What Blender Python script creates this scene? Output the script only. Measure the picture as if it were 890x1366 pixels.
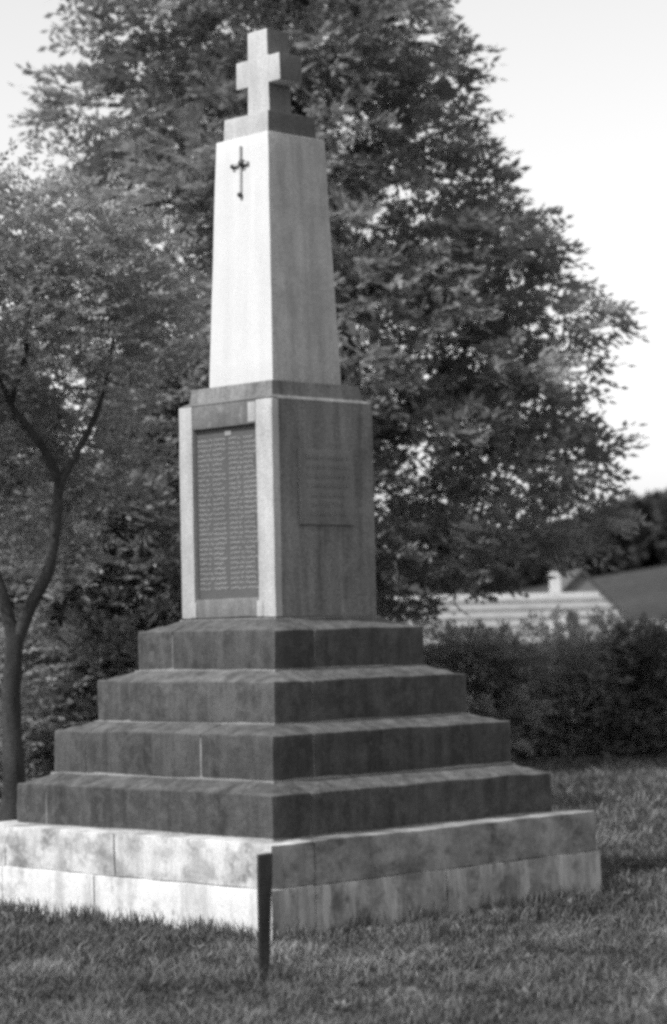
import bpy, bmesh, math, random
import numpy as np
from mathutils import Vector, Matrix, noise

for o in list(bpy.data.objects):
    bpy.data.objects.remove(o, do_unlink=True)
scene = bpy.context.scene
col = scene.collection
R = math.radians

# ------------------------------------------------------------------ camera
CAM = Vector((-10.734, -11.584, 1.746))
YAW, PITCH, ROLL = R(45.861), R(2.80), R(-1.228)
FWD = Vector((math.cos(YAW), math.sin(YAW), 0.0))          # level viewing direction
RGT = Vector((math.sin(YAW), -math.cos(YAW), 0.0))
fw = Vector((math.cos(YAW) * math.cos(PITCH), math.sin(YAW) * math.cos(PITCH), math.sin(PITCH)))
up = RGT.cross(fw)
r2 = RGT * math.cos(ROLL) + up * math.sin(ROLL)
u2 = -RGT * math.sin(ROLL) + up * math.cos(ROLL)
cd = bpy.data.cameras.new('camera')
cam = bpy.data.objects.new('camera', cd)
col.objects.link(cam)
m = Matrix.Identity(4)
for i in range(3):
    m[i][0], m[i][1], m[i][2], m[i][3] = r2[i], u2[i], -fw[i], CAM[i]
cam.matrix_world = m
cd.sensor_fit = 'VERTICAL'
cd.sensor_height = 36.0
cd.lens = 36.0 * 3229.0 / 1366.0
cd.clip_start, cd.clip_end = 0.1, 5000
cd.dof.use_dof = True
cd.dof.focus_distance = 15.3
cd.dof.aperture_fstop = 1.9
scene.camera = cam

# ------------------------------------------------------------------ sky, sun, exposure
SUN_EL, SUN_D = R(47), R(9)
S = Vector((-math.cos(SUN_D) * math.cos(SUN_EL), math.sin(SUN_D) * math.cos(SUN_EL), math.sin(SUN_EL)))
w = bpy.data.worlds.new('World')
scene.world = w
w.use_nodes = True
nt = w.node_tree
nt.nodes.clear()
sky = nt.nodes.new('ShaderNodeTexSky')
sky.sky_type = 'NISHITA'
sky.sun_disc = False
sky.sun_elevation = SUN_EL
sky.sun_rotation = math.atan2(S.x, S.y)
sky.dust_density = 1.2
sep = nt.nodes.new('ShaderNodeVectorMath')                   # blue-sensitive black and white film
sep.operation = 'DOT_PRODUCT'
sep.inputs[1].default_value = (0.0, 0.10, 0.90)
bg = nt.nodes.new('ShaderNodeBackground')
bg.inputs['Strength'].default_value = 0.15
wo = nt.nodes.new('ShaderNodeOutputWorld')
nt.links.new(sky.outputs[0], sep.inputs[0])
nt.links.new(sep.outputs['Value'], bg.inputs['Color'])
nt.links.new(bg.outputs[0], wo.inputs[0])
sd = bpy.data.lights.new('sun', 'SUN')
sd.energy = 3.35
sd.angle = R(0.55)
sun = bpy.data.objects.new('sun', sd)
col.objects.link(sun)
sun.rotation_euler = S.to_track_quat('Z', 'Y').to_euler()
sun.location = (-20, 0, 30)

vs = scene.view_settings
vs.view_transform = 'Standard'
vs.look = 'None'
vs.exposure = 0.40
vs.gamma = 1.0
vs.use_curve_mapping = False
scene.cycles.pixel_filter_type = 'BLACKMAN_HARRIS'
scene.cycles.filter_width = 3.4
scene.cycles.max_bounces = 6
scene.cycles.use_denoising = False


def site(r, d, z=0.0):
    """metres to the right of / away from where the photographer stood -> world"""
    p = Vector((CAM.x, CAM.y, 0)) + RGT * r + FWD * d
    return Vector((p.x, p.y, z))


# ------------------------------------------------------------------ helpers
def obj(name, me, mat=None, parent=None, loc=None, rotz=0.0):
    o = bpy.data.objects.new(name, me)
    col.objects.link(o)
    if mat is not None:
        me.materials.append(mat)
    if parent is not None:
        o.parent = parent
    if loc is not None:
        o.location = loc
    o.rotation_euler = (0, 0, rotz)
    return o


def bm_mesh(name, bm, smooth=None):
    me = bpy.data.meshes.new(name)
    bm.normal_update()
    bm.to_mesh(me)
    bm.free()
    if smooth is not None:
        me.shade_smooth()
        me.set_sharp_from_angle(angle=R(smooth))
    return me


def empty(name, loc=(0, 0, 0), rotz=0.0):
    o = bpy.data.objects.new(name, None)
    col.objects.link(o)
    o.location = loc
    o.rotation_euler = (0, 0, rotz)
    o.empty_display_size = 0.2
    return o


def tag(o, label=None, cat=None, group=None, kind=None):
    if label: o['label'] = label
    if cat: o['category'] = cat
    if group: o['group'] = group
    if kind: o['kind'] = kind
    return o


def quads_mesh(name, V, F, tone=None):
    me = bpy.data.meshes.new(name)
    n, k = F.shape
    me.vertices.add(len(V))
    me.vertices.foreach_set('co', V.astype(np.float32).ravel())
    me.loops.add(n * k)
    me.loops.foreach_set('vertex_index', F.astype(np.int32).ravel())
    me.polygons.add(n)
    me.polygons.foreach_set('loop_start', np.arange(0, n * k, k, dtype=np.int32))
    me.update(calc_edges=True)
    if tone is not None:
        a = me.attributes.new('tone', 'FLOAT', 'FACE')
        a.data.foreach_set('value', tone.astype(np.float32))
    return me


def add_box(bm, x0, x1, y0, y1, z0, z1):
    v = [bm.verts.new(p) for p in ((x0, y0, z0), (x1, y0, z0), (x1, y1, z0), (x0, y1, z0),
                                   (x0, y0, z1), (x1, y0, z1), (x1, y1, z1), (x0, y1, z1))]
    for f in ((3, 2, 1, 0), (4, 5, 6, 7), (0, 1, 5, 4), (1, 2, 6, 5), (2, 3, 7, 6), (3, 0, 4, 7)):
        bm.faces.new([v[i] for i in f])
    return v


def rough_box(name, x0, x1, y0, y1, z0, z1, bev=0.012, rough=0.004, top=None, cut=0.14, seed=0.0):
    """a stone block: rounded arrises, slightly uneven faces, optional sloping top z = top(x, y)"""
    bm = bmesh.new()
    add_box(bm, x0, x1, y0, y1, z0, z1)
    if bev:
        bmesh.ops.bevel(bm, geom=list(bm.edges), offset=bev, segments=2, profile=0.6, affect='EDGES')
    for ax, ln in ((0, x1 - x0), (1, y1 - y0), (2, z1 - z0)):
        n = int(ln / cut)
        lo = (x0, y0, z0)[ax]
        for k in range(1, n + 1):
            p = [0, 0, 0]; p[ax] = lo + ln * k / (n + 1)
            nn = [0, 0, 0]; nn[ax] = 1
            bmesh.ops.bisect_plane(bm, geom=list(bm.verts) + list(bm.edges) + list(bm.faces),
                                   plane_co=p, plane_no=nn)
    for v in bm.verts:
        c = v.co.copy()
        if top is not None:
            v.co.z = z0 + (c.z - z0) * (top(c.x, c.y) - z0) / (z1 - z0)
        q = Vector((c.x * 3.1 + seed, c.y * 3.1 - seed, c.z * 3.1))
        q2 = q * 4.3
        v.co += noise.noise_vector(q) * rough + noise.noise_vector(q2) * rough * 0.6
    return bm_mesh(name, bm, 38)


def tube(pts, rad, n=9, wob=0.0, seed=0):
    rnd = random.Random(seed)
    V, F = [], []
    P = [Vector(p) for p in pts]
    # resample with a Catmull-Rom so limbs bend smoothly
    Q, Rr = [], []
    for i in range(len(P) - 1):
        a, b, c, d = P[max(i - 1, 0)], P[i], P[i + 1], P[min(i + 2, len(P) - 1)]
        for k in range(4):
            t = k / 4
            Q.append(0.5 * ((2 * b) + (c - a) * t + (2 * a - 5 * b + 4 * c - d) * t * t + (-a + 3 * b - 3 * c + d) * t ** 3))
            Rr.append(rad[i] * (1 - t) + rad[i + 1] * t)
    Q.append(P[-1]); Rr.append(rad[-1])
    for i, p in enumerate(Q):
        t = (Q[min(i + 1, len(Q) - 1)] - Q[max(i - 1, 0)]).normalized()
        u = t.cross(Vector((0.3, 1, 0.1))).normalized()
        v = t.cross(u)
        for k in range(n):
            a = 2 * math.pi * k / n
            r = Rr[i] * (1 + wob * (rnd.random() - 0.5))
            V.append(p + (u * math.cos(a) + v * math.sin(a)) * r)
    for i in range(len(Q) - 1):
        for k in range(n):
            F.append((i * n + k, i * n + (k + 1) % n, (i + 1) * n + (k + 1) % n, (i + 1) * n + k))
    return V, F


def tube_mesh(name, tubes):
    V, F = [], []
    for v, f in tubes:
        b = len(V)
        V += [tuple(p) for p in v]
        F += [tuple(i + b for i in q) for q in f]
    me = bpy.data.meshes.new(name)
    me.from_pydata(V, [], F)
    me.shade_smooth()
    return me


# ------------------------------------------------------------------ materials (black and white film: all neutral greys)
def new_mat(name):
    mt = bpy.data.materials.new(name)
    mt.use_nodes = True
    t = mt.node_tree
    t.nodes.clear()
    out = t.nodes.new('ShaderNodeOutputMaterial')
    b = t.nodes.new('ShaderNodeBsdfPrincipled')
    b.inputs['Specular IOR Level'].default_value = 0.25
    t.links.new(b.outputs[0], out.inputs['Surface'])
    return mt, t, b, out


def nse(t, scale, detail=5, rough=0.6, vec=None, stretch=None):
    n = t.nodes.new('ShaderNodeTexNoise')
    n.inputs['Scale'].default_value = scale
    n.inputs['Detail'].default_value = detail
    n.inputs['Roughness'].default_value = rough
    g = t.nodes.new('ShaderNodeNewGeometry')
    src = g.outputs['Position']
    if stretch:
        mp = t.nodes.new('ShaderNodeMapping')
        mp.inputs['Scale'].default_value = stretch
        t.links.new(src, mp.inputs['Vector'])
        src = mp.outputs[0]
    t.links.new(src, n.inputs['Vector'])
    return n.outputs['Fac']


def ramp(t, fac, stops):
    r = t.nodes.new('ShaderNodeValToRGB')
    e = r.color_ramp.elements
    while len(e) < len(stops):
        e.new(0.5)
    for el, (p, v) in zip(e, stops):
        el.position = p
        el.color = (v, v, v, 1)
    t.links.new(fac, r.inputs[0])
    return r.outputs[0]


def mix(t, a, b, fac, mode='MIX'):
    n = t.nodes.new('ShaderNodeMix')
    n.data_type = 'RGBA'
    n.blend_type = mode
    n.clamp_result = False
    for sock, val in ((n.inputs[6], a), (n.inputs[7], b)):
        if isinstance(val, (int, float)):
            sock.default_value = (val, val, val, 1)
        else:
            t.links.new(val, sock)
    if isinstance(fac, (int, float)):
        n.inputs[0].default_value = fac
    else:
        t.links.new(fac, n.inputs[0])
    return n.outputs[2]


def bump(t, b, fac, strength=0.3, dist=0.01):
    n = t.nodes.new('ShaderNodeBump')
    n.inputs['Strength'].default_value = strength
    n.inputs['Distance'].default_value = dist
    t.links.new(fac, n.inputs['Height'])
    t.links.new(n.outputs[0], b.inputs['Normal'])


def stone(name, base, var=0.35, lichen=0.0, lichen_v=0.3, streak=0.25, bmp=0.4, rough=0.9, worn=0, tread=0):
    mt, t, b, _ = new_mat(name)
    big = ramp(t, nse(t, 2.2, 6, 0.65), [(0.30, 1 - var), (0.70, 1 + var)])
    fine = ramp(t, nse(t, 58, 6, 0.8), [(0.32, max(0.3, 1 - var * 1.8)), (0.68, 1 + var * 1.8)])
    st = ramp(t, nse(t, 5, 4, 0.6, stretch=(2.2, 2.2, 0.22)), [(0.35, 1 - streak), (0.65, 1 + streak * 0.5)])
    c = mix(t, big, fine, 1.0, 'MULTIPLY')
    c = mix(t, c, st, 1.0, 'MULTIPLY')
    c = mix(t, c, base, 1.0, 'MULTIPLY')
    if lichen:
        lm = ramp(t, nse(t, 9, 6, 0.75), [(0.60 - 0.12 * lichen, 0), (0.70, 1)])
        c = mix(t, c, lichen_v, lm)
    if tread:                                             # dusty, lichen-crusted treads
        g = t.nodes.new('ShaderNodeNewGeometry')
        sx = t.nodes.new('ShaderNodeSeparateXYZ')
        t.links.new(g.outputs['True Normal'], sx.inputs[0])
        tf = mix(t, 0, ramp(t, sx.outputs['Z'], [(0.6, 0), (0.9, 1)]), ramp(t, nse(t, 11, 5, 0.7), [(0.3, 0.35), (0.6, 1)]))
        c = mix(t, c, mix(t, c, tread, 1.0, 'MULTIPLY'), tf)
    if worn:                                              # pale rubbed arrises
        g = t.nodes.new('ShaderNodeNewGeometry')
        c = mix(t, c, base * worn, mix(t, 0, ramp(t, g.outputs['Pointiness'], [(0.53, 0), (0.60, 1)]), ramp(t, nse(t, 14, 4, 0.7), [(0.35, 0.1), (0.6, 0.9)])))
    info = t.nodes.new('ShaderNodeObjectInfo')
    rr = ramp(t, info.outputs['Random'], [(0, 0.86), (1, 1.14)])
    c = mix(t, c, rr, 1.0, 'MULTIPLY')
    t.links.new(c, b.inputs['Base Color'])
    b.inputs['Roughness'].default_value = rough
    bump(t, b, nse(t, 60, 6, 0.7), bmp, 0.006)
    return mt


M = {}
M['step'] = stone('weathered_step_stone', 0.060, 0.26, 1.0, 0.10, 0.40, 0.9, worn=2.2, tread=1.55)
M['mortar'] = stone('pale_mortar', 0.22, 0.3, 0, 0, 0.1)
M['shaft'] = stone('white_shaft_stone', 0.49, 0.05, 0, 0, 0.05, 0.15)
M['shaft_side'] = stone('shade_toned_shaft_stone', 0.37, 0.16, 0.5, 0.27, 0.22, 0.4)  # shaft stone with the shade of its sunless sides put into the grey
M['cap_side'] = stone('shade_toned_cap_stone', 0.125, 0.2, 0.5, 0.13, 0.2, 0.4)  # cap and cross sides: shade painted in as a much darker tone
M['cap'] = stone('grey_white_cap_stone', 0.44, 0.12, 0, 0, 0.12, 0.3)
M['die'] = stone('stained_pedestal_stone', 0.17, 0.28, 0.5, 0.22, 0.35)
M['pil'] = stone('pale_pilaster_stone', 0.37, 0.15, 0, 0, 0.15, 0.3)
M['lintel'] = stone('grey_lintel_stone', 0.14, 0.2, 0.4, 0.24, 0.2)
M['panel'] = stone('bronze_name_panel', 0.075, 0.12, 0, 0, 0.08, 0.1, 0.6)
M['letter'] = stone('worn_raised_lettering', 0.24, 0.15, 0, 0, 0, 0.05, 0.6)
M['plaque'] = stone('grey_side_plaque', 0.185, 0.2, 0, 0, 0.2, 0.15, 0.7)
M['bronze'] = stone('dark_bronze', 0.055, 0.2, 0, 0, 0, 0.1, 0.5)
M['bronze_pale'] = stone('worn_bronze_blade', 0.33, 0.2, 0, 0, 0, 0.1, 0.5)
M['bark'] = stone('grey_brown_bark', 0.040, 0.4, 0.3, 0.07, 0.3, 0.8)
M['stake'] = stone('dark_old_wood', 0.022, 0.3, 0, 0, 0.3, 0.5)
M['house'] = stone('pale_rendered_wall', 0.55, 0.12, 0, 0, 0.1)
M['house_grey'] = stone('grey_rendered_wall', 0.17, 0.15, 0, 0, 0.1)
M['slate'] = stone('pale_roof_course', 0.25, 0.18, 0, 0, 0.1)
M['slate_dark'] = stone('dark_roof_slate', 0.10, 0.18, 0, 0, 0.1)
M['glass'] = stone('dark_window_glass', 0.03, 0.1, 0, 0, 0, 0.0, 0.15)
M['wallstone'] = stone('pale_field_wall_stone', 0.34, 0.25, 0, 0, 0.1)


def base_mat(name, base, stain, lo, hi, slant=False):
    """whitewashed base courses: flaking limewash with grey damp patches and runs"""
    mt, t, b, _ = new_mat(name)
    patch = ramp(t, nse(t, 3.6, 8, 0.72, stretch=(1, 1, 1.2)), [(lo, 0), (hi, 1)])
    run = ramp(t, nse(t, 4.2, 5, 0.65, stretch=(1.7, 1.7, 0.35)), [(0.46, 0), (0.62, 1)])
    c = mix(t, base, stain, patch)
    if slant:                                            # slanting pale runs of wash
        sl = t.nodes.new('ShaderNodeTexNoise')
        sl.inputs['Scale'].default_value = 3.4
        sl.inputs['Detail'].default_value = 3
        mp = t.nodes.new('ShaderNodeMapping')
        mp.inputs['Rotation'].default_value = (0, R(28), 0)
        mp.inputs['Scale'].default_value = (3.0, 0.5, 0.5)
        g = t.nodes.new('ShaderNodeNewGeometry')
        t.links.new(g.outputs['Position'], mp.inputs['Vector'])
        t.links.new(mp.outputs[0], sl.inputs['Vector'])
        c = mix(t, c, base * 1.35, ramp(t, sl.outputs['Fac'], [(0.52, 0), (0.60, 0.8)]))
    c = mix(t, c, base * 0.55, mix(t, 0, run, 0.65))
    c = mix(t, c, ramp(t, nse(t, 42, 4, 0.7), [(0.25, 0.82), (0.75, 1.14)]), 1.0, 'MULTIPLY')
    t.links.new(c, b.inputs['Base Color'])
    b.inputs['Roughness'].default_value = 0.92
    bump(t, b, nse(t, 45, 6, 0.7), 0.4, 0.008)
    return mt


M['base_up'] = base_mat('stained_limewash', 0.56, 0.19, 0.45, 0.62)
M['base_up_damp'] = base_mat('stained_shade_toned_limewash', 0.33, 0.09, 0.42, 0.62)  # right-side blocks: real stains, plus shade painted into the wash tone
M['base_lo_damp'] = base_mat('streaked_shade_toned_limewash', 0.36, 0.12, 0.44, 0.60, True)  # stains and streaks, with the right side's shade mixed into the colour
M['base_lo'] = base_mat('white_limewash', 0.60, 0.26, 0.54, 0.72)


def leaf_mat(name, v, trans=0.35, gloss=0.65):
    mt, t, b, out = new_mat(name)
    a = t.nodes.new('ShaderNodeAttribute')
    a.attribute_name = 'tone'
    c = mix(t, a.outputs['Fac'], v, 1.0, 'MULTIPLY')
    t.links.new(c, b.inputs['Base Color'])
    b.inputs['Roughness'].default_value = gloss
    b.inputs['Specular IOR Level'].default_value = 0.35
    tr = t.nodes.new('ShaderNodeBsdfTranslucent')
    t.links.new(c, tr.inputs['Color'])
    ms = t.nodes.new('ShaderNodeMixShader')
    ms.inputs[0].default_value = trans
    t.links.new(b.outputs[0], ms.inputs[1])
    t.links.new(tr.outputs[0], ms.inputs[2])
    t.links.new(ms.outputs[0], out.inputs['Surface'])
    return mt


M['leaf_big'] = leaf_mat('dark_ash_leaves', 0.25, 0.45)
M['leaf_left'] = leaf_mat('light_young_leaves', 0.33, 0.45)
M['leaf_shrub'] = leaf_mat('glossy_shrub_leaves', 0.28, 0.45, 0.35)
M['leaf_hedge'] = leaf_mat('dark_hedge_leaves', 0.32, 0.5)
M['leaf_pale'] = leaf_mat('pale_hedge_leaves', 0.2, 0.3)
M['leaf_far'] = leaf_mat('far_wood_leaves', 0.07, 0.4)
M['grass'] = leaf_mat('dry_summer_grass', 0.118, 0.3, 0.6)


def ground_mat():
    mt, t, b, _ = new_mat('rough_turf')
    c = mix(t, ramp(t, nse(t, 0.9, 6, 0.6), [(0.3, 0.6), (0.7, 1.3)]),
            ramp(t, nse(t, 24, 5, 0.75), [(0.3, 0.4), (0.7, 1.5)]), 1.0, 'MULTIPLY')
    c = mix(t, c, ramp(t, nse(t, 0.05, 4, 0.6), [(0.35, 0.85), (0.65, 1.15)]), 1.0, 'MULTIPLY')
    c = mix(t, c, 0.066, 1.0, 'MULTIPLY')
    t.links.new(c, b.inputs['Base Color'])
    b.inputs['Roughness'].default_value = 1.0
    b.inputs['Specular IOR Level'].default_value = 0.0
    bump(t, b, nse(t, 30, 6, 0.75), 0.8, 0.03)
    return mt


M['ground'] = ground_mat()


# ------------------------------------------------------------------ ground
def sstep(a, b, x):
    t = max(0.0, min(1.0, (x - a) / (b - a)))
    return t * t * (3 - 2 * t)


def height(r, d):
    """terrain height: level green, a dip behind the hedge, then a hillside rising to the right"""
    z = -2.1 * sstep(37, 58, d)
    rise = 3.5 * sstep(95, 190, d) + 9.5 * sstep(180, 330, d) * sstep(-60, 70, r) + 0.030 * max(0, d - 330)
    z += rise * (0.75 + 0.25 * sstep(0, 60, r))
    if d < 36:
        z += 0.02 * noise.noise(Vector((r * 0.7, d * 0.7, 0))) * sstep(0.4, 1.2, abs(d - 14))
    return z


ds = list(np.arange(-40, 8, 6)) + list(np.arange(8, 38, 0.6)) + list(np.arange(38, 100, 2.5)) + \
     list(np.arange(100, 360, 9)) + [400, 500, 650, 900, 1300, 2000]
rs = [-1500, -900, -500, -300, -200, -140] + list(np.arange(-100, -20, 6)) + list(np.arange(-20, 20, 0.8)) + \
     list(np.arange(20, 100, 5)) + [140, 200, 300, 500, 900, 1500]
V = [tuple(site(r, d, height(r, d))) for d in ds for r in rs]
nr = len(rs)
F = [(i * nr + j, i * nr + j + 1, (i + 1) * nr + j + 1, (i + 1) * nr + j) for i in range(len(ds) - 1) for j in range(nr - 1)]
me = bpy.data.meshes.new('ground')
me.from_pydata(V, [], F)
me.shade_smooth()
tag(obj('ground', me, M['ground']), kind='structure')

# ------------------------------------------------------------------ the memorial
mem = empty('war_memorial')
tag(mem, 'tall white stone obelisk memorial topped by a cross on dark stepped base', 'memorial')

W_LOW, W_BASE = 1.447, 1.430
Z_LOW, Z_BASE = 0.285, 0.540
WS = [1.229, 1.052, 0.850, 0.658]
ZO = [0.798, 1.134, 1.447, 1.759]           # outer edge of each tread
ZI = [0.868, 1.194, 1.515, 1.837]           # inner edge of each tread
ZB = [0.546] + ZI[:3]
W_DIE = 0.446
INN = WS[1:] + [W_DIE]


def pinwheel(w, t, cuts):
    """four runs of blocks round a square, each run starting flush with one corner; cuts = joint fractions per run"""
    out = []
    L = 2 * w - t
    for k in range(4):
        fr = [0.0] + list(cuts[k]) + [1.0]
        for a, b in zip(fr[:-1], fr[1:]):
            u0, u1 = -w + a * L, -w + b * L
            g = 0.0045
            u0 += g if a > 0 else 0
            u1 -= g
            if k == 0: box = (-w, -w + t, u0, u1)                 # left face, from the near corner
            elif k == 1: box = (u0, u1, w - t, w)                 # rear
            elif k == 2: box = (w - t, w, -u1, -u0)
            else: box = (-u1, -u0, -w, -w + t)                    # right face
            out.append((k, box))
    return out


step_cuts = [
    [(), (0.5,), (0.5,), ()],
    [(0.37,), (0.4,), (0.5,), ()],
    [(), (0.5,), (0.5,), ()],
    [(), (0.5,), (0.5,), ()],
]
for i in range(4):
    wi, wn, zb, zo, zi = WS[i], INN[i], ZB[i], ZO[i], ZI[i]
    tread = wi - wn

    def top(x, y, wi=wi, tread=tread, zo=zo, zi=zi):
        d_ = max(0.0, min(wi - abs(x), wi - abs(y), tread + 0.03))
        worn = 0.010 * noise.noise(Vector((x * 4, y * 4, zo)))
        return zo + (zi - zo) * d_ / tread + worn * (1 if d_ < 0.02 else 0.3)
    bm = bmesh.new()
    c = wi - 0.006
    add_box(bm, -c, c, -c, c, zb - 0.02, zo - 0.022)
    ci = wn + 0.016
    add_box(bm, -ci, ci, -ci, ci, zo - 0.03, zi - 0.002)
    core = obj('step', bm_mesh('step', bm), M['mortar'], mem)
    for k, (x0, x1, y0, y1) in pinwheel(wi, tread + 0.13, step_cuts[i]):
        me = rough_box('stone', x0, x1, y0, y1, zb + 0.003, zo, 0.011, 0.0055, top, 0.10, seed=i * 3.3 + k)
        obj('stone', me, M['step'], core)

# base: two limewashed courses
for nm, wv, z0, z1, mt, cuts in (
        ('lower_course', W_LOW, -0.15, Z_LOW, 'base_lo', [(0.63,), (0.5,), (0.4,), (0.57,)]),
        ('upper_course', W_BASE, Z_LOW + 0.002, Z_BASE, 'base_up', [(0.56,), (0.5,), (0.5,), ()])):
    bm = bmesh.new()
    c = wv - 0.016
    add_box(bm, -c, c, -c, c, z0 + 0.01, z1 - 0.012)
    core = obj(nm, bm_mesh(nm, bm), M['mortar'], mem)
    for k, (x0, x1, y0, y1) in pinwheel(wv, 0.34, cuts):
        me = rough_box('stone', x0, x1, y0, y1, z0, z1, 0.009, 0.007, None, 0.11, seed=7 + k + z1)
        so = obj('stone', me, M[mt + ('_damp' if k == 3 else '')], core)  # _damp: right-side blocks, stains plus shade painted into the tone
        if k == 0:                                        # its right end takes that side's stains and painted shade tone
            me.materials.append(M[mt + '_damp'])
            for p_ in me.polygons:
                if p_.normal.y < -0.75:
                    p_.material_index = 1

# pedestal
Zd0, Zd1 = 1.839, 3.218
bm = bmesh.new()
prof = [(W_DIE, Zd0), (W_DIE, Zd1), (0.400, 3.243), (0.388, 3.336), (0.318, 3.347)]
rings = []
for wv, z in prof:
    rings.append([bm.verts.new(p) for p in ((-wv + (0.05 if z <= Zd1 else 0), -wv, z), (wv, -wv, z), (wv, wv, z), (-wv + (0.05 if z <= Zd1 else 0), wv, z))])
# close the shoulder above the recessed front
for a, b in zip(rings[:-1], rings[1:]):
    for j in range(4):
        bm.faces.new((a[j], a[(j + 1) % 4], b[(j + 1) % 4], b[j]))
bm.faces.new(rings[-1]); bm.faces.new(rings[0][::-1])
bmesh.ops.recalc_face_normals(bm, faces=list(bm.faces))
die = obj('pedestal', bm_mesh('pedestal', bm), M['die'], mem)
FX = -W_DIE
pz0, pz1 = 1.965, 3.066                                    # name panel
yR, yL = -W_DIE + 0.150, W_DIE - 0.125                      # inner edges of pilasters (near, far)


def splay(x0, x1, y0, y1, z0, z1, chamf):
    """front piece whose upper outer arris follows the splayed shoulder"""
    bm = bmesh.new()
    v = add_box(bm, x0, x1, y0, y1, z0, z1)
    return bm


for nm, y0, y1 in (('pilaster', -W_DIE - 0.004, yR), ('pilaster', yL, W_DIE + 0.004)):
    me = rough_box(nm, FX - 0.006, FX + 0.056, y0, y1, Zd0 + 0.002, Zd1, 0.008, 0.003, None, 0.12, seed=y0)
    pl = obj(nm, me, M['pil'], mem)
    yc = y1 - 0.012 if y1 == yR else y0 + 0.012             # little stop block at the foot of the inner arris
    me = rough_box('foot', FX - 0.012, FX + 0.04, yc - 0.030, yc + 0.030, Zd0 + 0.004, 1.945, 0.008, 0.003, None, 0.2, seed=3)
    obj('foot', me, M['pil'], pl)
me = rough_box('lintel', FX + 0.001, FX + 0.056, yR + 0.002, yL - 0.002, pz1, Zd1 + 0.004, 0.006, 0.003, None, 0.12, seed=4)
obj('lintel', me, M['lintel'], mem)
me = rough_box('lintel_stop', FX - 0.004, FX + 0.03, yR + 0.004, yR + 0.075, pz1 + 0.012, Zd1 - 0.012, 0.006, 0.002, None, 0.2, seed=5)
obj('lintel_stop', me, M['pil'], mem)
me = rough_box('sill', FX - 0.001, FX + 0.056, yR + 0.002, yL - 0.002, Zd0 + 0.002, pz0, 0.010, 0.003, None, 0.12, seed=6)
obj('sill', me, M['lintel'], mem)
# splayed shoulder piece over the front
bm = bmesh.new()
pts = [(FX - 0.004, Zd1 + 0.004), (FX + 0.0455, Zd1 + 0.0265), (FX + 0.0455, Zd1 + 0.004)]
vv = [[bm.verts.new((x, y, z)) for x, z in pts] for y in (-W_DIE, W_DIE)]
vv[1][1].co.y -= 0.045; vv[0][1].co.y += 0.045
bm.faces.new(vv[0]); bm.faces.new(vv[1][::-1])
for a in range(3):
    bm.faces.new((vv[0][a], vv[1][a], vv[1][(a + 1) % 3], vv[0][(a + 1) % 3]))
bmesh.ops.recalc_face_normals(bm, faces=list(bm.faces))
obj('shoulder', bm_mesh('shoulder', bm), M['lintel'], mem)
# name panel, recessed, with rows of worn raised lettering (too worn to read)
bm = bmesh.new()
add_box(bm, FX + 0.034, FX + 0.052, yR + 0.003, yL - 0.003, pz0 + 0.002, pz1 - 0.002)
panel = obj('name_panel', bm_mesh('name_panel', bm), M['panel'], mem)
rnd = random.Random(5)
bm = bmesh.new()
yl, yr = yL - 0.012, yR + 0.004
colw = (yl - yr) / 2
pitch = (pz1 - pz0 - 0.11) / 31
for rrow in range(31):
    z = pz1 - 0.075 - rrow * pitch
    for cidx in range(2):
        ys = yl - cidx * colw - 0.006
        y = ys
        endy = ys - colw + 0.028
        words = [rnd.randint(5, 7), rnd.randint(2, 3), rnd.randint(7, 10)]
        for wi_, n in enumerate(words):
            if wi_ == 2:
                y = min(y, ys - colw * 0.47)
            for _ in range(n):
                wd = rnd.uniform(0.008, 0.012)
                if y - wd < endy: break
                hh = 0.0072 * rnd.choice((0.85, 1, 1, 1.1))
                kind = rnd.random()
                x0, x1 = FX + 0.0305, FX + 0.0345
                add_box(bm, x0, x1, y - 0.0034, y, z - hh, z + hh)
                zz = z + (0.5 if kind < 0.5 else -0.5) * hh
                add_box(bm, x0 + 0.0005, x1, y - wd, y - 0.003, zz - 0.0042, zz + 0.0042)
                y -= wd + 0.0035
            y -= 0.011
add_box(bm, FX + 0.030, FX + 0.0345, (yl + yr) / 2 - 0.03, (yl + yr) / 2 + 0.03, pz1 - 0.055, pz1 - 0.025)
obj('lettering', bm_mesh('lettering', bm), M['letter'], panel)['kind'] = 'stuff'
# plaque on the shaded side
me = rough_box('side_plaque', -0.232, 0.250, -W_DIE - 0.016, -W_DIE + 0.02, 2.42, 2.905, 0.006, 0.0015, None, 0.2, seed=8)
plq = obj('side_plaque', me, M['plaque'], mem)
bm = bmesh.new()
for rrow in range(7):
    z = 2.85 - rrow * 0.060
    hw = rnd.uniform(0.13, 0.20)
    x = 0.009 - hw
    while x < 0.009 + hw:
        wd = rnd.uniform(0.012, 0.018)
        add_box(bm, x, x + 0.005, -W_DIE - 0.0195, -W_DIE - 0.014, z - 0.014, z + 0.014)
        add_box(bm, x + 0.005, x + wd, -W_DIE - 0.0192, -W_DIE - 0.014, z - 0.004, z + 0.004)
        x += wd + (0.006 if rnd.random() < 0.8 else 0.022)
obj('lettering', bm_mesh('lettering', bm), M['plaque'], plq)['kind'] = 'stuff'
# shaft
def taper(name, w0, z0, w1, z1, bev, rough, seed):
    me = rough_box(name, -w0, w0, -w0, w0, z0, z1, bev, rough, None, 0.16, seed)
    for v in me.vertices:
        k = 1 + (w1 / w0 - 1) * (v.co.z - z0) / (z1 - z0)
        v.co.x *= k; v.co.y *= k
    return me


shaft = obj('shaft', taper('shaft', 0.307, 3.343, 0.253, 4.968, 0.008, 0.003, 1.0), M['shaft'], mem)

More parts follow.
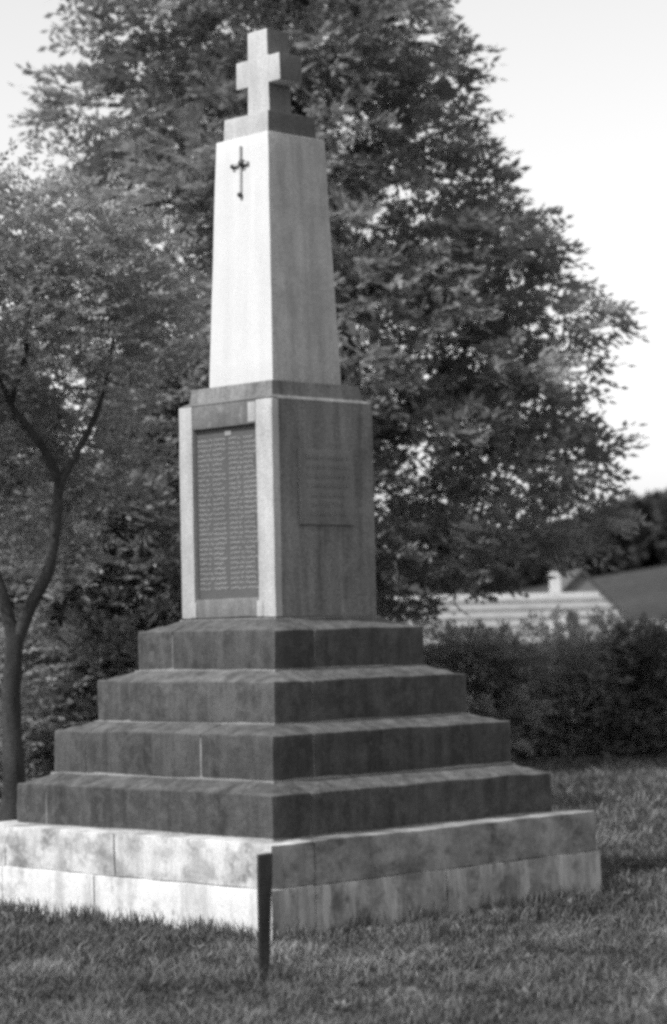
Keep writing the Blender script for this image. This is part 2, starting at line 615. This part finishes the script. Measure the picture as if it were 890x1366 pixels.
def shade_side(o, mat):
    """paints shade into the colour of the sides turned from the sun"""
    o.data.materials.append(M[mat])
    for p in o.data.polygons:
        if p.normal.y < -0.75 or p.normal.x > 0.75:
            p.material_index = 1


shade_side(shaft, 'shaft_side')
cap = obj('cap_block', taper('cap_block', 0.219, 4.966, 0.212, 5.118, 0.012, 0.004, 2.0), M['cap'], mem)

shade_side(cap, 'cap_side')

# cross: arms run parallel to the lit face
bm = bmesh.new()
T = 0.100
za, zb_, zt = 5.330, 5.510, 5.690
yw0, yw1, ya = 0.108, 0.098, 0.215
outl = [(-yw0, 5.114), (yw0, 5.114), (yw1 + 0.003, za), (ya, za), (ya - 0.004, zb_), (yw1, zb_), (yw1 - 0.003, zt),
        (-yw1 + 0.003, zt), (-yw1, zb_), (-ya + 0.004, zb_), (-ya, za), (-yw1 - 0.003, za)]
f0 = [bm.verts.new((-T, y, z)) for y, z in outl]
f1 = [bm.verts.new((T, y, z)) for y, z in outl]
bm.faces.new(f0); bm.faces.new(f1[::-1])
for j in range(12):
    bm.faces.new((f0[j], f1[j], f1[(j + 1) % 12], f0[(j + 1) % 12]))
bmesh.ops.recalc_face_normals(bm, faces=list(bm.faces))
bmesh.ops.bevel(bm, geom=list(bm.edges), offset=0.010, segments=2, profile=0.6, affect='EDGES')
shade_side(obj('cross', bm_mesh('cross', bm, 38), M['cap'], mem), 'cap_side')

# sword fixed to the lit face of the shaft
def face_x(z):
    return -(0.307 + (0.253 - 0.307) * (z - 3.343) / (4.968 - 3.343))


sw = empty('sword'); sw.parent = mem
def bar(name, y0, y1, z0, z1, t0, t1, mat):
    bm = bmesh.new()
    v = add_box(bm, 0, 1, y0, y1, z0, z1)
    for q in v:
        q.co.x = face_x(q.co.z) - (t1 if q.co.x < 0.5 else t0)
    bmesh.ops.recalc_face_normals(bm, faces=list(bm.faces))
    bmesh.ops.bevel(bm, geom=list(bm.edges), offset=0.003, segments=1, affect='EDGES')
    return obj(name, bm_mesh(name, bm), M[mat], sw)


bar('blade', -0.009, 0.009, 4.585, 4.775, 0.000, 0.014, 'bronze_pale')
bar('hilt', -0.008, 0.008, 4.795, 4.905, 0.000, 0.018, 'bronze_pale')
bar('cross_guard', -0.075, 0.075, 4.774, 4.796, 0.000, 0.020, 'bronze_pale')
def knob(y, z, r):
    bm = bmesh.new()
    bmesh.ops.create_icosphere(bm, subdivisions=2, radius=r)
    for v in bm.verts: v.co += Vector((face_x(z) - 0.014, y, z))
    obj('knob', bm_mesh('knob', bm, 60), M['bronze'], sw)
knob(0.072, 4.778, 0.017); knob(-0.020, 4.788, 0.027); knob(0.0, 4.583, 0.018)


# ------------------------------------------------------------------ stake
bm = bmesh.new()
v = add_box(bm, -0.036, 0.036, -0.03, 0.03, -0.2, 0.640)
for q in v:
    if q.co.z < 0: q.co.x *= 0.6; q.co.y *= 0.6
    elif q.co.x > 0: q.co.z += 0.012
bmesh.ops.bevel(bm, geom=list(bm.edges), offset=0.005, segments=1, affect='EDGES')
bmesh.ops.subdivide_edges(bm, edges=[e for e in bm.edges if e.calc_length() > 0.3], cuts=6)
for q in bm.verts:
    q.co += noise.noise_vector(Vector((q.co.x * 9, q.co.y * 9, q.co.z * 4))) * 0.006
p = site(-0.395, 12.10, 0.0)
st = obj('wooden_stake', bm_mesh('wooden_stake', bm), M['stake'], None, p, YAW - R(78))
st.rotation_euler = (0, R(1.5), YAW - R(78))
tag(st, 'short dark wooden stake standing in the grass before the base corner', 'stake')


# ------------------------------------------------------------------ foliage
def norm(a):
    return a / np.maximum(np.linalg.norm(a, axis=1, keepdims=True), 1e-9)


def sprays(rng, O, T, L, pairs, leaf, width, tone, droop=0.25, spread=0.9):
    """compound leaves: each spray is a drooping midrib carrying leaflet pairs and a tip leaflet (rhombic faces)"""
    n = len(O)
    T = norm(T)
    upv = norm(np.tile([0, 0, 1.0], (n, 1)) + rng.normal(0, 0.55, (n, 3)))
    Sd = norm(np.cross(T, upv))
    N = norm(np.cross(Sd, T))
    Vs, tn = [], []
    for k in range(pairs + 1):
        f = (k + 0.6) / (pairs + 0.6)
        base = O + T * (L * f)[:, None]
        base[:, 2] -= droop * L * f * f
        for sgn in ((-1, 1) if k < pairs else (0,)):
            ax = Sd * (sgn * spread) + T * (0.75 if sgn else 1.0) + rng.normal(0, 0.22, (n, 3))
            ax[:, 2] -= 0.15
            ax = norm(ax)
            ll = leaf * rng.uniform(0.7, 1.25, n) * (1.0 - 0.35 * abs(f - 0.5))
            nn = norm(N + rng.normal(0, 0.35, (n, 3)))
            pr = norm(np.cross(ax, nn))
            ww = (width * rng.uniform(0.8, 1.2, n))[:, None] * 0.5
            mid = base + ax * (ll * 0.45)[:, None]
            q = np.stack([base, mid + pr * ww, base + ax * ll[:, None], mid - pr * ww], 1)
            Vs.append(q)
            tn.append(tone * rng.uniform(0.8, 1.2, n))
    V = np.concatenate(Vs).reshape(-1, 3)
    return V, np.concatenate(tn)


def leaves_mesh(name, chunks):
    V = np.concatenate([c[0] for c in chunks])
    t = np.concatenate([c[1] for c in chunks])
    F = np.arange(len(V)).reshape(-1, 4)
    return quads_mesh(name, V, F, t)


def bough(rng, c, out, rad, n, pairs, leaf, width, L, tone, flat=0.6):
    """a bough: sprays round a short twig that points outward, flattened in layers"""
    out = np.asarray(out, float); out /= np.linalg.norm(out) + 1e-9
    d = norm(rng.normal(0, 1, (n, 3)))
    rr = rad * rng.uniform(0.15, 1, n) ** 0.6
    O = np.asarray(c) + d * rr[:, None] * np.array([1, 1, flat])
    T = d * np.array([1, 1, 0.5]) + out * 0.9 + rng.normal(0, 0.25, (n, 3))
    T[:, 2] += 0.05
    return sprays(rng, O, T, L * rng.uniform(0.7, 1.3, n), pairs, leaf, width, np.full(n, tone))


XR = np.array(RGT); XF = np.array(FWD)


def to_world(r, f, z):
    """offset in metres right / away / up"""
    return XR * r + XF * f + np.array([0, 0, z])


def tree(name, base, envelope, zr, seed, nb, per, pairs, leaf, width, L, mat, label, trunk_tubes, rad=(0.45, 0.8), depth=1.0,
         group=None, tone_lo=0.7, tone_hi=1.3, extra=(), shell=0.45, bare=0.0):
    rng = np.random.default_rng(seed)
    e = empty(name, base)
    tag(e, label, 'tree', group)
    zs = np.array([p[0] for p in envelope]); lf = np.array([p[1] for p in envelope]); rt = np.array([p[2] for p in envelope])
    dp = np.array([p[3] for p in envelope])
    ch = []
    made = 0
    wts = (rt - lf)
    placed = []
    while made < nb:
        best, bd_ = None, -1
        for _ in range(14):                              # best candidate: boughs fill the crown evenly
            z = rng.uniform(*zr)
            l_, r_, d_ = np.interp(z, zs, lf), np.interp(z, zs, rt), np.interp(z, zs, dp)
            if rng.uniform(0, 1) > (r_ - l_) / wts.max():
                continue
            th = rng.uniform(0, 2 * math.pi)
            cr = rng.uniform(*rad)
            u = rng.uniform(0, 1) ** shell
            cx, hx = (l_ + r_) / 2, (r_ - l_) / 2
            x = cx + math.cos(th) * u * max(0.1, hx - cr * 0.8)
            y = math.sin(th) * u * max(0.1, d_ - cr * 0.6)
            if z < bare and y < 0.35:
                continue
            dist = min([(x - p[0]) ** 2 + (0.45 * (y - p[1])) ** 2 + (z - p[2]) ** 2 for p in placed] or [9])
            if dist > bd_:
                best, bd_ = (x, y, z, th, cr), dist
        if best is None:
            continue
        x, y, z, th, cr = best
        placed.append((x, y, z))
        out = to_world(math.cos(th), math.sin(th), 0.25)
        ch.append(bough(rng, to_world(x, y, z), out, cr, int(per * (cr / 0.6) ** 2), pairs, leaf, width, L, rng.uniform(tone_lo, tone_hi)))
        made += 1
    for (x, y, z, cr, k) in extra:
        ch.append(bough(rng, to_world(x, y, z), to_world(np.sign(x), -0.2, 0.1), cr, int(per * k), pairs, leaf, width, L, 1.0))
    obj('crown', leaves_mesh('crown', ch), M[mat], e)
    obj('trunk', tube_mesh('trunk', [trunk_tubes[0]]), M['bark'], e)
    for tb in trunk_tubes[1:]:
        obj('limb', tube_mesh('limb', [tb]), M['bark'], e)
    return e


def wt(pts):
    return [to_world(*p) for p in pts]


# great tree behind the memorial (base at 30 m from the camera)
env = [(1.9, -1.6, 1.4, 2.0), (2.5, -2.6, 2.3, 2.6), (3.1, -3.0, 3.35, 3.0), (3.6, -3.2, 3.6, 3.2), (4.0, -3.3, 3.4, 3.3), (4.9, -3.2, 3.40, 3.4),
       (5.6, -3.2, 3.25, 3.3), (6.3, -3.4, 2.95, 3.2), (7.2, -3.6, 2.5, 3.0), (8.6, -3.85, 1.95, 2.8), (9.6, -3.7, 1.55, 2.5),
       (11.0, -3.0, 1.2, 2.0), (12.3, -1.8, 0.5, 1.2), (13.0, -1.0, -0.2, 0.5)]
limbs = [tube(wt([(0, 0, -0.1), (0.02, 0, 1.0), (0.0, 0.05, 2.4), (-0.1, 0, 4.5), (-0.25, 0, 7.0), (-0.5, 0, 9.5), (-0.6, 0, 12)]),
              [0.40, 0.32, 0.28, 0.23, 0.17, 0.11, 0.03], 12, 0.12, 1)]
rb = random.Random(3)
for z0, ang, ln in ((2.3, 0.2, 2.8), (2.6, 3.0, 2.3), (3.2, 1.2, 2.6), (3.5, 5.0, 2.6), (4.2, 0.1, 3.0), (4.6, 3.4, 2.8), (5.4, 2.2, 2.6), (5.8, 6.0, 2.7),
                    (6.6, 3.2, 3.1), (7.0, 0.5, 2.0), (7.6, 4.4, 2.2), (8.2, 2.9, 3.0), (8.6, 0.3, 1.8), (9.4, 3.3, 2.6), (10, 1.2, 1.6)):
    p0 = (-0.05 - z0 * 0.03, 0, z0)
    c_, s_ = math.cos(ang), math.sin(ang)
    limbs.append(tube(wt([p0, (p0[0] + c_ * ln * 0.35, s_ * ln * 0.35, z0 + 0.35), (p0[0] + c_ * ln * 0.7, s_ * ln * 0.7, z0 + 0.55),
                          (p0[0] + c_ * ln, s_ * ln, z0 + 0.5)]), [0.11, 0.075, 0.045, 0.012], 7, 0.1, int(z0 * 10)))
tree('great_tree', site(0.23, 30), env, (2.0, 12.8), 11, 180, 68, 4, 0.165, 0.064, 0.34, 'leaf_big',
     'huge dark leafy tree towering behind the stone memorial', limbs, (0.40, 0.80), shell=0.42)

# slender tree at the left edge (base 21.5 m away)
env = [(1.9, -1.3, 0.4, 0.9), (2.6, -1.9, 1.2, 1.4), (3.4, -2.2, 1.6, 1.6), (4.2, -2.3, 1.75, 1.7), (5.0, -2.2, 1.75, 1.6), (5.6, -1.8, 1.5, 1.3), (6.1, -1.2, 1.2, 0.9), (6.35, -0.6, 0.9, 0.4)]
limbs = [tube(wt([(0, 0, -0.1), (0.0, 0.01, 0.3), (0.012, 0, 0.7), (0.0, 0, 1.2), (0.04, 0, 1.78)]), [0.14, 0.105, 0.092, 0.086, 0.082], 13, 0.22, 2),
         tube(wt([(0.04, 0, 1.66), (0.17, 0, 2.00), (0.36, -0.03, 2.36), (0.43, -0.05, 2.80), (0.47, -0.05, 3.10), (0.60, 0, 3.35), (0.85, 0.1, 3.9), (1.0, 0.2, 4.8)]),
              [0.066, 0.056, 0.052, 0.050, 0.045, 0.033, 0.022, 0.008], 9, 0.2, 3),
         tube(wt([(0.47, -0.05, 3.05), (0.38, -0.10, 3.32), (0.22, -0.15, 3.58), (0.05, -0.2, 3.82), (-0.15, -0.2, 4.3)]), [0.045, 0.042, 0.036, 0.028, 0.012], 7, 0.1, 4),
         tube(wt([(0.04, 0, 1.68), (-0.07, 0.02, 2.12), (-0.22, 0.05, 2.5), (-0.5, 0.1, 3.0), (-0.8, 0.1, 3.9)]), [0.07, 0.06, 0.05, 0.04, 0.01], 8, 0.1, 5),
         tube(wt([(0.05, -0.2, 3.80), (0.20, -0.3, 4.15), (0.25, -0.35, 4.6), (0.26, -0.35, 5.15)]), [0.028, 0.026, 0.022, 0.010], 6, 0.1, 6)]
tree('slender_tree', site(-2.89, 21.5), env, (2.3, 5.75), 21, 185, 70, 4, 0.070, 0.034, 0.20, 'leaf_left',
     'slender tree with forked crooked trunk at the left edge', limbs, (0.32, 0.58), shell=0.5, bare=4.1)


# shrubs lower left
def shrub(name, r, d, hx, hy, h, seed, nb, per, mat, label, cat='shrub', leaf=0.10, width=0.05, L=0.24, pairs=3, z0=0.1, group=None, stems=5):
    rng = np.random.default_rng(seed)
    e = empty(name, site(r, d, height(r, d)))
    tag(e, label, cat, group)
    ch = []
    for _ in range(nb):
        th = rng.uniform(0, 2 * math.pi); u = rng.uniform(0, 1) ** 0.5
        z = z0 + (h - z0 - 0.15) * rng.uniform(0, 1)
        k = math.sqrt(max(0.05, 1 - (z / h) ** 2.4)) if z > h * 0.3 else 0.95
        x, y = math.cos(th) * u * hx * k, math.sin(th) * u * hy * k
        ch.append(bough(rng, to_world(x, y, z), to_world(math.cos(th), math.sin(th), 0.5), rng.uniform(0.18, 0.36), per, pairs, leaf, width, L, rng.uniform(0.65, 1.35), 0.8))
    obj('foliage', leaves_mesh('foliage', ch), M[mat], e)
    for k in range(stems):
        a = rng.uniform(0, 6.28)
        q = hx * rng.uniform(0.2, 0.6)
        tb = tube(wt([(0, 0, -0.05), (math.cos(a) * q * 0.4, math.sin(a) * q * 0.4, h * 0.35), (math.cos(a) * q, math.sin(a) * q, h * 0.8)]), [0.03, 0.022, 0.006], 6, 0.1, k)
        obj('stem', tube_mesh('stem', [tb]), M['bark'], e)
    return e


shrub('laurel_shrub', -2.35, 25.0, 1.2, 0.9, 3.5, 31, 120, 42, 'leaf_shrub', 'bushy dark shrub behind the steps, right of the forked trunk', leaf=0.12, width=0.055)
shrub('laurel_shrub', -3.85, 26.5, 1.4, 0.9, 5.0, 32, 150, 42, 'leaf_shrub', 'bushy dark shrub at the left edge behind the forked trunk', leaf=0.12, width=0.055)
shrub('tall_shrub', -1.6, 27.3, 1.5, 0.9, 5.1, 33, 185, 42, 'leaf_shrub', 'tall dark shrub filling the gap beside the pedestal, under the huge tree', leaf=0.12, width=0.055)

# hedge on the right
def hedge(r0, r1, d, hh, dep, seed, n, mat, label):
    rng = np.random.default_rng(seed)
    e = empty('hedge', site((r0 + r1) / 2, d))
    tag(e, label, 'hedge')
    ch = []
    L0 = (r1 - r0) / 2
    for _ in range(n):
        x = rng.uniform(-L0, L0); y = rng.uniform(-dep, dep)
        zt = hh * (1 + 0.13 * math.sin(x * 2.1 + seed) + 0.07 * math.sin(x * 5.3)) * (1 - 0.35 * (y / dep) ** 2)
        z = 0.05 + (zt - 0.2) * rng.uniform(0, 1)
        ch.append(bough(rng, to_world(x, y, z), to_world(rng.normal(0, 0.5), math.copysign(0.8, y), 0.9), rng.uniform(0.18, 0.34), 26, 4, 0.085, 0.04, 0.24, rng.uniform(0.6, 1.4), 0.9))
    for _ in range(26):                                   # loose shoots standing up out of the top
        x = rng.uniform(-L0, L0)
        ch.append(bough(rng, to_world(x, rng.uniform(-dep, dep) * 0.6, hh * rng.uniform(0.98, 1.18)), to_world(rng.normal(0, 0.6), 0, 1.6), 0.10, 8, 4, 0.085, 0.04, 0.26, rng.uniform(0.9, 1.6), 1.2))
    obj('foliage', leaves_mesh('foliage', ch), M[mat], e)
    for k in range(9):
        x = -L0 + (k + 0.5) * 2 * L0 / 9
        tb = tube(wt([(x, 0, -0.05), (x + 0.1, 0.1, hh * 0.4), (x - 0.1, -0.1, hh * 0.85)]), [0.03, 0.022, 0.006], 6, 0.1, k)
        obj('stem', tube_mesh('stem', [tb]), M['bark'], e)
    return e


hedge(0.6, 7.6, 32.6, 1.47, 0.75, 41, 380, 'leaf_hedge', 'dark untrimmed hedge along the far edge of the grass on the right')
shrub('pale_bush', 4.15, 32.0, 0.75, 0.5, 1.72, 42, 46, 26, 'leaf_pale', 'pale-leaved bush rising out of the hedge at the right edge', 'bush', 0.10, 0.06, 0.2)

shrub('spreading_bush', 1.75, 31.6, 0.95, 0.6, 1.66, 43, 60, 30, 'leaf_hedge', 'dark feathery bush beside the memorial, hiding the cottage wall', 'bush', 0.09, 0.042, 0.26, 4)

# ------------------------------------------------------------------ far buildings, wall, hill wood
def house(r, d, zr):
    e = empty('cottage', site(r, d, height(r, d)), YAW - R(90))
    tag(e, 'low cottage with pale striped roof beyond the hedge', 'cottage')
    gz = height(r, d)
    ridge, eave = zr - gz, zr - gz - 1.42
    Lr, Le, run = 3.0, 4.15, 2.3          # half ridge, half eave, half depth
    bm = bmesh.new()
    add_box(bm, -Le + 0.35, Le - 0.35, -run + 0.35, run - 0.35, -0.3, eave + 0.06)
    obj('wall', bm_mesh('wall', bm), M['house'], e)
    bm = bmesh.new()
    A = [bm.verts.new(p) for p in ((-Le, -run, eave), (Le, -run, eave), (Le, run, eave), (-Le, run, eave), (-Lr, 0, ridge), (Lr, 0, ridge))]
    for f in ((0, 1, 5, 4), (1, 2, 5), (2, 3, 4, 5), (3, 0, 4), (3, 2, 1, 0)):
        bm.faces.new([A[i] for i in f])
    rf = obj('roof', bm_mesh('roof', bm), M['slate'], e)
    # lapped roof courses on the front slope
    n = 6
    for k in range(n):
        a, b = k / n, (k + 1) / n + 0.015
        def at(t, s, lift):
            hw = Le + (Lr - Le) * t
            return (s * (hw + 0.02), -run * (1 - t) - lift * 0.52, eave + (ridge - eave) * t + lift * 0.85)
        bm = bmesh.new()
        P = [at(a, -1, 0.115), at(a, 1, 0.115), at(min(b, 1), 1, 0.03), at(min(b, 1), -1, 0.03),
             at(a, -1, 0.004), at(a, 1, 0.004), at(min(b, 1), 1, 0.004), at(min(b, 1), -1, 0.004)]
        v = [bm.verts.new(p) for p in P]
        for f in ((0, 1, 2, 3), (7, 6, 5, 4), (0, 4, 5, 1), (1, 5, 6, 2), (2, 6, 7, 3), (3, 7, 4, 0)):
            bm.faces.new([v[i] for i in f])
        obj('roof_course', bm_mesh('roof_course', bm), M['slate'], rf)
    bm = bmesh.new()
    add_box(bm, -Lr - 0.05, Lr + 0.05, -0.12, 0.12, ridge - 0.02, ridge + 0.07)
    obj('ridge_cap', bm_mesh('ridge_cap', bm), M['house'], rf)
    # chimney by the ridge
    cx = 1.82
    bm = bmesh.new()
    add_box(bm, cx - 0.14, cx + 0.14, -0.12, 0.26, ridge - 0.5, ridge + 0.66)
    add_box(bm, cx - 0.17, cx + 0.17, -0.15, 0.30, ridge + 0.57, ridge + 0.655)
    chm = obj('chimney', bm_mesh('chimney', bm), M['house'], e)
    V_, F_ = tube([(cx, 0.05, ridge + 0.64), (cx, 0.05, ridge + 0.76), (cx, 0.05, ridge + 0.86)], [0.09, 0.08, 0.10], 10)
    obj('chimney_pot', tube_mesh('chimney_pot', [(V_, F_)]), M['slate'], chm)
    # arched dormer with a dark hood
    dx, dz0, dz1 = 1.84, eave + 0.28, eave + 0.78
    bm = bmesh.new()
    add_box(bm, dx - 0.33, dx + 0.33, -run + 0.32, -run + 1.5, dz0, dz1)
    dm = obj('dormer', bm_mesh('dormer', bm), M['house'], e)
    arc = [(dx + 0.42 * math.cos(a), -run + 0.27, dz1 - 0.1 + 0.30 * math.sin(a)) for a in np.linspace(math.pi, 0.15, 9)]
    obj('hood', tube_mesh('hood', [tube(arc, [0.05] * 9, 7)]), M['slate_dark'], dm)
    bm = bmesh.new()
    add_box(bm, dx + 0.10, dx + 0.42, -run + 0.24, -run + 0.32, dz0 + 0.02, dz1 + 0.14)
    obj('window', bm_mesh('window', bm), M['glass'], dm)
    for wx in (-2.2, -0.3, 2.6):
        bm = bmesh.new()
        add_box(bm, wx - 0.4, wx + 0.4, -run + 0.33, -run + 0.37, 0.9, 2.0)
        wdw = obj('window', bm_mesh('window', bm), M['house'], e)
        bm = bmesh.new()
        add_box(bm, wx - 0.33, wx + 0.33, -run + 0.325, -run + 0.36, 0.97, 1.93)
        obj('pane', bm_mesh('pane', bm), M['glass'], wdw)
    bm = bmesh.new()
    add_box(bm, 0.7, 1.55, -run + 0.325, -run + 0.37, 0, 2.0)
    obj('door', bm_mesh('door', bm), M['slate_dark'], e)


house(4.55, 70, 2.62)

# grey gabled house behind it
gr, gd = 8.35, 84.0
gz = height(gr, gd)
e = empty('gabled_house', site(gr, gd, gz), YAW - R(90))
tag(e, 'grey gabled house standing behind the striped-roof cottage', 'house')
ap, ev = 3.55 - gz, 2.3 - gz
bm = bmesh.new()
hw = 1.25
pts = [(-hw, -0.3), (hw, -0.3), (hw, ev), (0, ap), (-hw, ev)]
a_ = [bm.verts.new((x, -2, z)) for x, z in pts]; b_ = [bm.verts.new((x, 3, z)) for x, z in pts]
bm.faces.new(a_); bm.faces.new(b_[::-1])
for j in range(5): bm.faces.new((a_[j], b_[j], b_[(j + 1) % 5], a_[(j + 1) % 5]))
bmesh.ops.recalc_face_normals(bm, faces=list(bm.faces))
obj('wall', bm_mesh('wall', bm), M['house_grey'], e)
bm = bmesh.new()
for sx in (-1, 1):
    q = [(sx * (hw + 0.2), -2.15, ev - 0.23), (0, -2.15, ap + 0.02), (0, 3.15, ap + 0.02), (sx * (hw + 0.2), 3.15, ev - 0.23)]
    lo = [bm.verts.new(p) for p in q]; hi = [bm.verts.new((p[0], p[1], p[2] + 0.1)) for p in q]
    bm.faces.new(lo); bm.faces.new(hi)
    for j in range(4): bm.faces.new((lo[j], lo[(j + 1) % 4], hi[(j + 1) % 4], hi[j]))
bmesh.ops.recalc_face_normals(bm, faces=list(bm.faces))
obj('roof', bm_mesh('roof', bm), M['slate_dark'], e)
bm = bmesh.new(); add_box(bm, -0.52, -0.08, -2.05, -1.98, ev - 0.05, ev + 0.55)
wd = obj('window', bm_mesh('window', bm), M['house'], e)
bm = bmesh.new(); add_box(bm, -0.47, -0.13, -2.06, -2.0, ev, ev + 0.5)
obj('pane', bm_mesh('pane', bm), M['glass'], wd)

# pale field wall at the foot of the hill
wr, wdp = 25.5, 190.0
wl = empty('field_wall', site(wr, wdp, height(wr, wdp)), YAW - R(90))
tag(wl, 'low pale stone wall at the foot of the hill, far right', 'wall')
rw = random.Random(8)
bm = bmesh.new()
x = -4.0
while x < 8:
    ln = rw.uniform(0.5, 0.9)
    for k in range(3):
        add_box(bm, x + 0.01, x + ln - 0.01, -0.3 - rw.random() * 0.04, 0.3, k * 0.34 - (0.5 if k == 0 else 0), k * 0.34 + 0.33 + (rw.random() * 0.08 if k == 2 else 0))
    x += ln
o = obj('stonework', bm_mesh('stonework', bm), M['wallstone'], wl)
o['kind'] = 'stuff'

# wood on the hill crest
rng = np.random.default_rng(77)
ch = []
for _ in range(210):
    r = rng.uniform(18, 90); d = rng.uniform(325, 372)
    hgt = rng.uniform(8.0, 10.5) * (0.72 + 0.28 * sstep(30, 45, r))
    z0 = height(r, d)
    n = 130
    dd = norm(rng.normal(0, 1, (n, 3)))
    c = np.array(site(r, d, z0 + hgt * 0.55))
    O = c + dd * np.array([2.6, 2.6, hgt * 0.45]) * rng.uniform(0.75, 1.0, (n, 1))
    ch.append(sprays(rng, O, dd, rng.uniform(0.6, 1.0, n), 2, 1.2, 0.8, np.full(n, rng.uniform(0.8, 1.2))))
tag(obj('hill_wood', leaves_mesh('hill_wood', ch), M['leaf_far']), 'dark wood along the top of the far hill', 'wood', kind='stuff')

# ------------------------------------------------------------------ grass
def grass_patch(rng, n, r_rng, d0, d1, h, wd):
    d = rng.uniform(d0, d1, n)
    r = rng.uniform(-1, 1, n) * (0.165 * d + r_rng)
    P = np.array(site(0, 0))[None, :] + XR * r[:, None] + XF * d[:, None]
    inside = (np.abs(P[:, 0]) < W_LOW + 0.01) & (np.abs(P[:, 1]) < W_LOW + 0.01)
    P = P[~inside]
    n = len(P)
    near = (np.maximum(np.abs(P[:, 0]), np.abs(P[:, 1])) - W_LOW)
    cl = np.array([noise.noise(Vector((p[0] * 2.4, p[1] * 2.4, 0.0))) + 0.6 * noise.noise(Vector((p[0] * 7, p[1] * 7, 3.0))) for p in P])
    hh = h * np.clip(1 + 0.9 * cl, 0.35, 2.2) * rng.uniform(0.6, 1.4, n)
    hh *= np.where(near < 0.10, rng.uniform(0.6, 1.7, n), 1.0)
    a = rng.uniform(0, 2 * math.pi, n)
    lean = rng.uniform(0.4, 1.6, n) * hh
    bd = np.stack([np.cos(a), np.sin(a), np.zeros(n)], 1)
    a2 = a + math.pi / 2 + rng.normal(0, 0.5, n)
    sd_ = np.stack([np.cos(a2), np.sin(a2), np.zeros(n)], 1) * (wd * rng.uniform(0.6, 1.4, n))[:, None]
    mid = P + bd * (lean * 0.35)[:, None]; mid[:, 2] = hh * 0.62
    tip = P + bd * lean[:, None]; tip[:, 2] = hh
    b0 = P - sd_; b1 = P + sd_; b0[:, 2] = -0.01; b1[:, 2] = -0.01
    q1 = np.stack([b0, b1, mid + sd_ * 0.7, mid - sd_ * 0.7], 1)
    q2 = np.stack([mid - sd_ * 0.7, mid + sd_ * 0.7, tip + sd_ * 0.1, tip - sd_ * 0.1], 1)
    big = np.array([noise.noise(Vector((p[0] * 0.8, p[1] * 0.8, 9.0))) for p in P])
    tone = np.clip(rng.uniform(0.6, 1.3, n) * (1 + 0.75 * cl) * (1 + 0.55 * big), 0.25, 2.2) * np.where(rng.uniform(0, 1, n) < 0.04, 1.7, 1.0)
    return np.concatenate([q1, q2]).reshape(-1, 3), np.concatenate([tone, tone])


rng = np.random.default_rng(9)
ch = [grass_patch(rng, 62000, 0.6, 9.5, 14.5, 0.042, 0.0050),
      grass_patch(rng, 45000, 0.8, 14.5, 20, 0.045, 0.006),
      grass_patch(rng, 40000, 1.0, 20, 34, 0.05, 0.009)]
# broad-leaved weeds among the grass
for _ in range(170):
    d = rng.uniform(9.8, 19); r = rng.uniform(-1, 1) * (0.165 * d + 0.4)
    c = np.array(site(r, d, 0.012))
    if max(abs(c[0]), abs(c[1])) < W_LOW + 0.06:
        continue
    n = int(rng.integers(5, 9))
    a = rng.uniform(0, 6.28) + np.arange(n) * 6.28 / n
    ax = np.stack([np.cos(a), np.sin(a), rng.uniform(0.2, 0.8, n)], 1)
    ax = norm(ax) * rng.uniform(0.04, 0.085)
    pr = np.stack([-np.sin(a), np.cos(a), np.zeros(n)], 1) * rng.uniform(0.012, 0.02)
    q = np.stack([c + ax * 0, c + ax * 0.5 + pr, c + ax, c + ax * 0.5 - pr], 1)
    ch.append((q.reshape(-1, 3), np.full(n, rng.uniform(0.8, 1.9))))
# tall tufts: along the wall foot and round the stake
def tufts(rng, centres, n, rad, h):
    out = []
    for c in centres:
        P = np.array(c)[None, :] + np.concatenate([rng.normal(0, rad, (n, 2)), np.zeros((n, 1))], 1)
        hh = h * rng.uniform(0.5, 1.2, n)
        a = rng.uniform(0, 6.28, n); lean = hh * rng.uniform(0.1, 0.7, n)
        bd = np.stack([np.cos(a), np.sin(a), np.zeros(n)], 1)
        sd_ = np.stack([-np.sin(a), np.cos(a), np.zeros(n)], 1) * 0.005
        mid = P + bd * (lean * 0.35)[:, None]; mid[:, 2] = hh * 0.62
        tip = P + bd * lean[:, None]; tip[:, 2] = hh
        q1 = np.stack([P - sd_, P + sd_, mid + sd_ * 0.7, mid - sd_ * 0.7], 1)
        q2 = np.stack([mid - sd_ * 0.7, mid + sd_ * 0.7, tip + sd_ * 0.1, tip - sd_ * 0.1], 1)
        tn = rng.uniform(0.5, 1.2, n)
        out.append((np.concatenate([q1, q2]).reshape(-1, 3), np.concatenate([tn, tn])))
    return out
cs = [(-W_LOW - rng.uniform(0.03, 0.16), rng.uniform(-1.4, 1.5), 0) for _ in range(34)]
cs += [(rng.uniform(-1.4, 1.6), -W_LOW - rng.uniform(0.03, 0.10), 0) for _ in range(16)]
ch += tufts(rng, cs, 20, 0.05, 0.11)
ch += tufts(rng, [tuple(site(-0.395 + a, 12.05 + b, 0)) for a, b in ((-0.05, 0), (0.05, -0.03), (0.0, -0.07), (0.12, 0.05))], 16, 0.04, 0.11)
tag(obj('grass', leaves_mesh('grass', ch), M['grass']), 'rough trodden grass round the memorial', 'grass', kind='stuff')
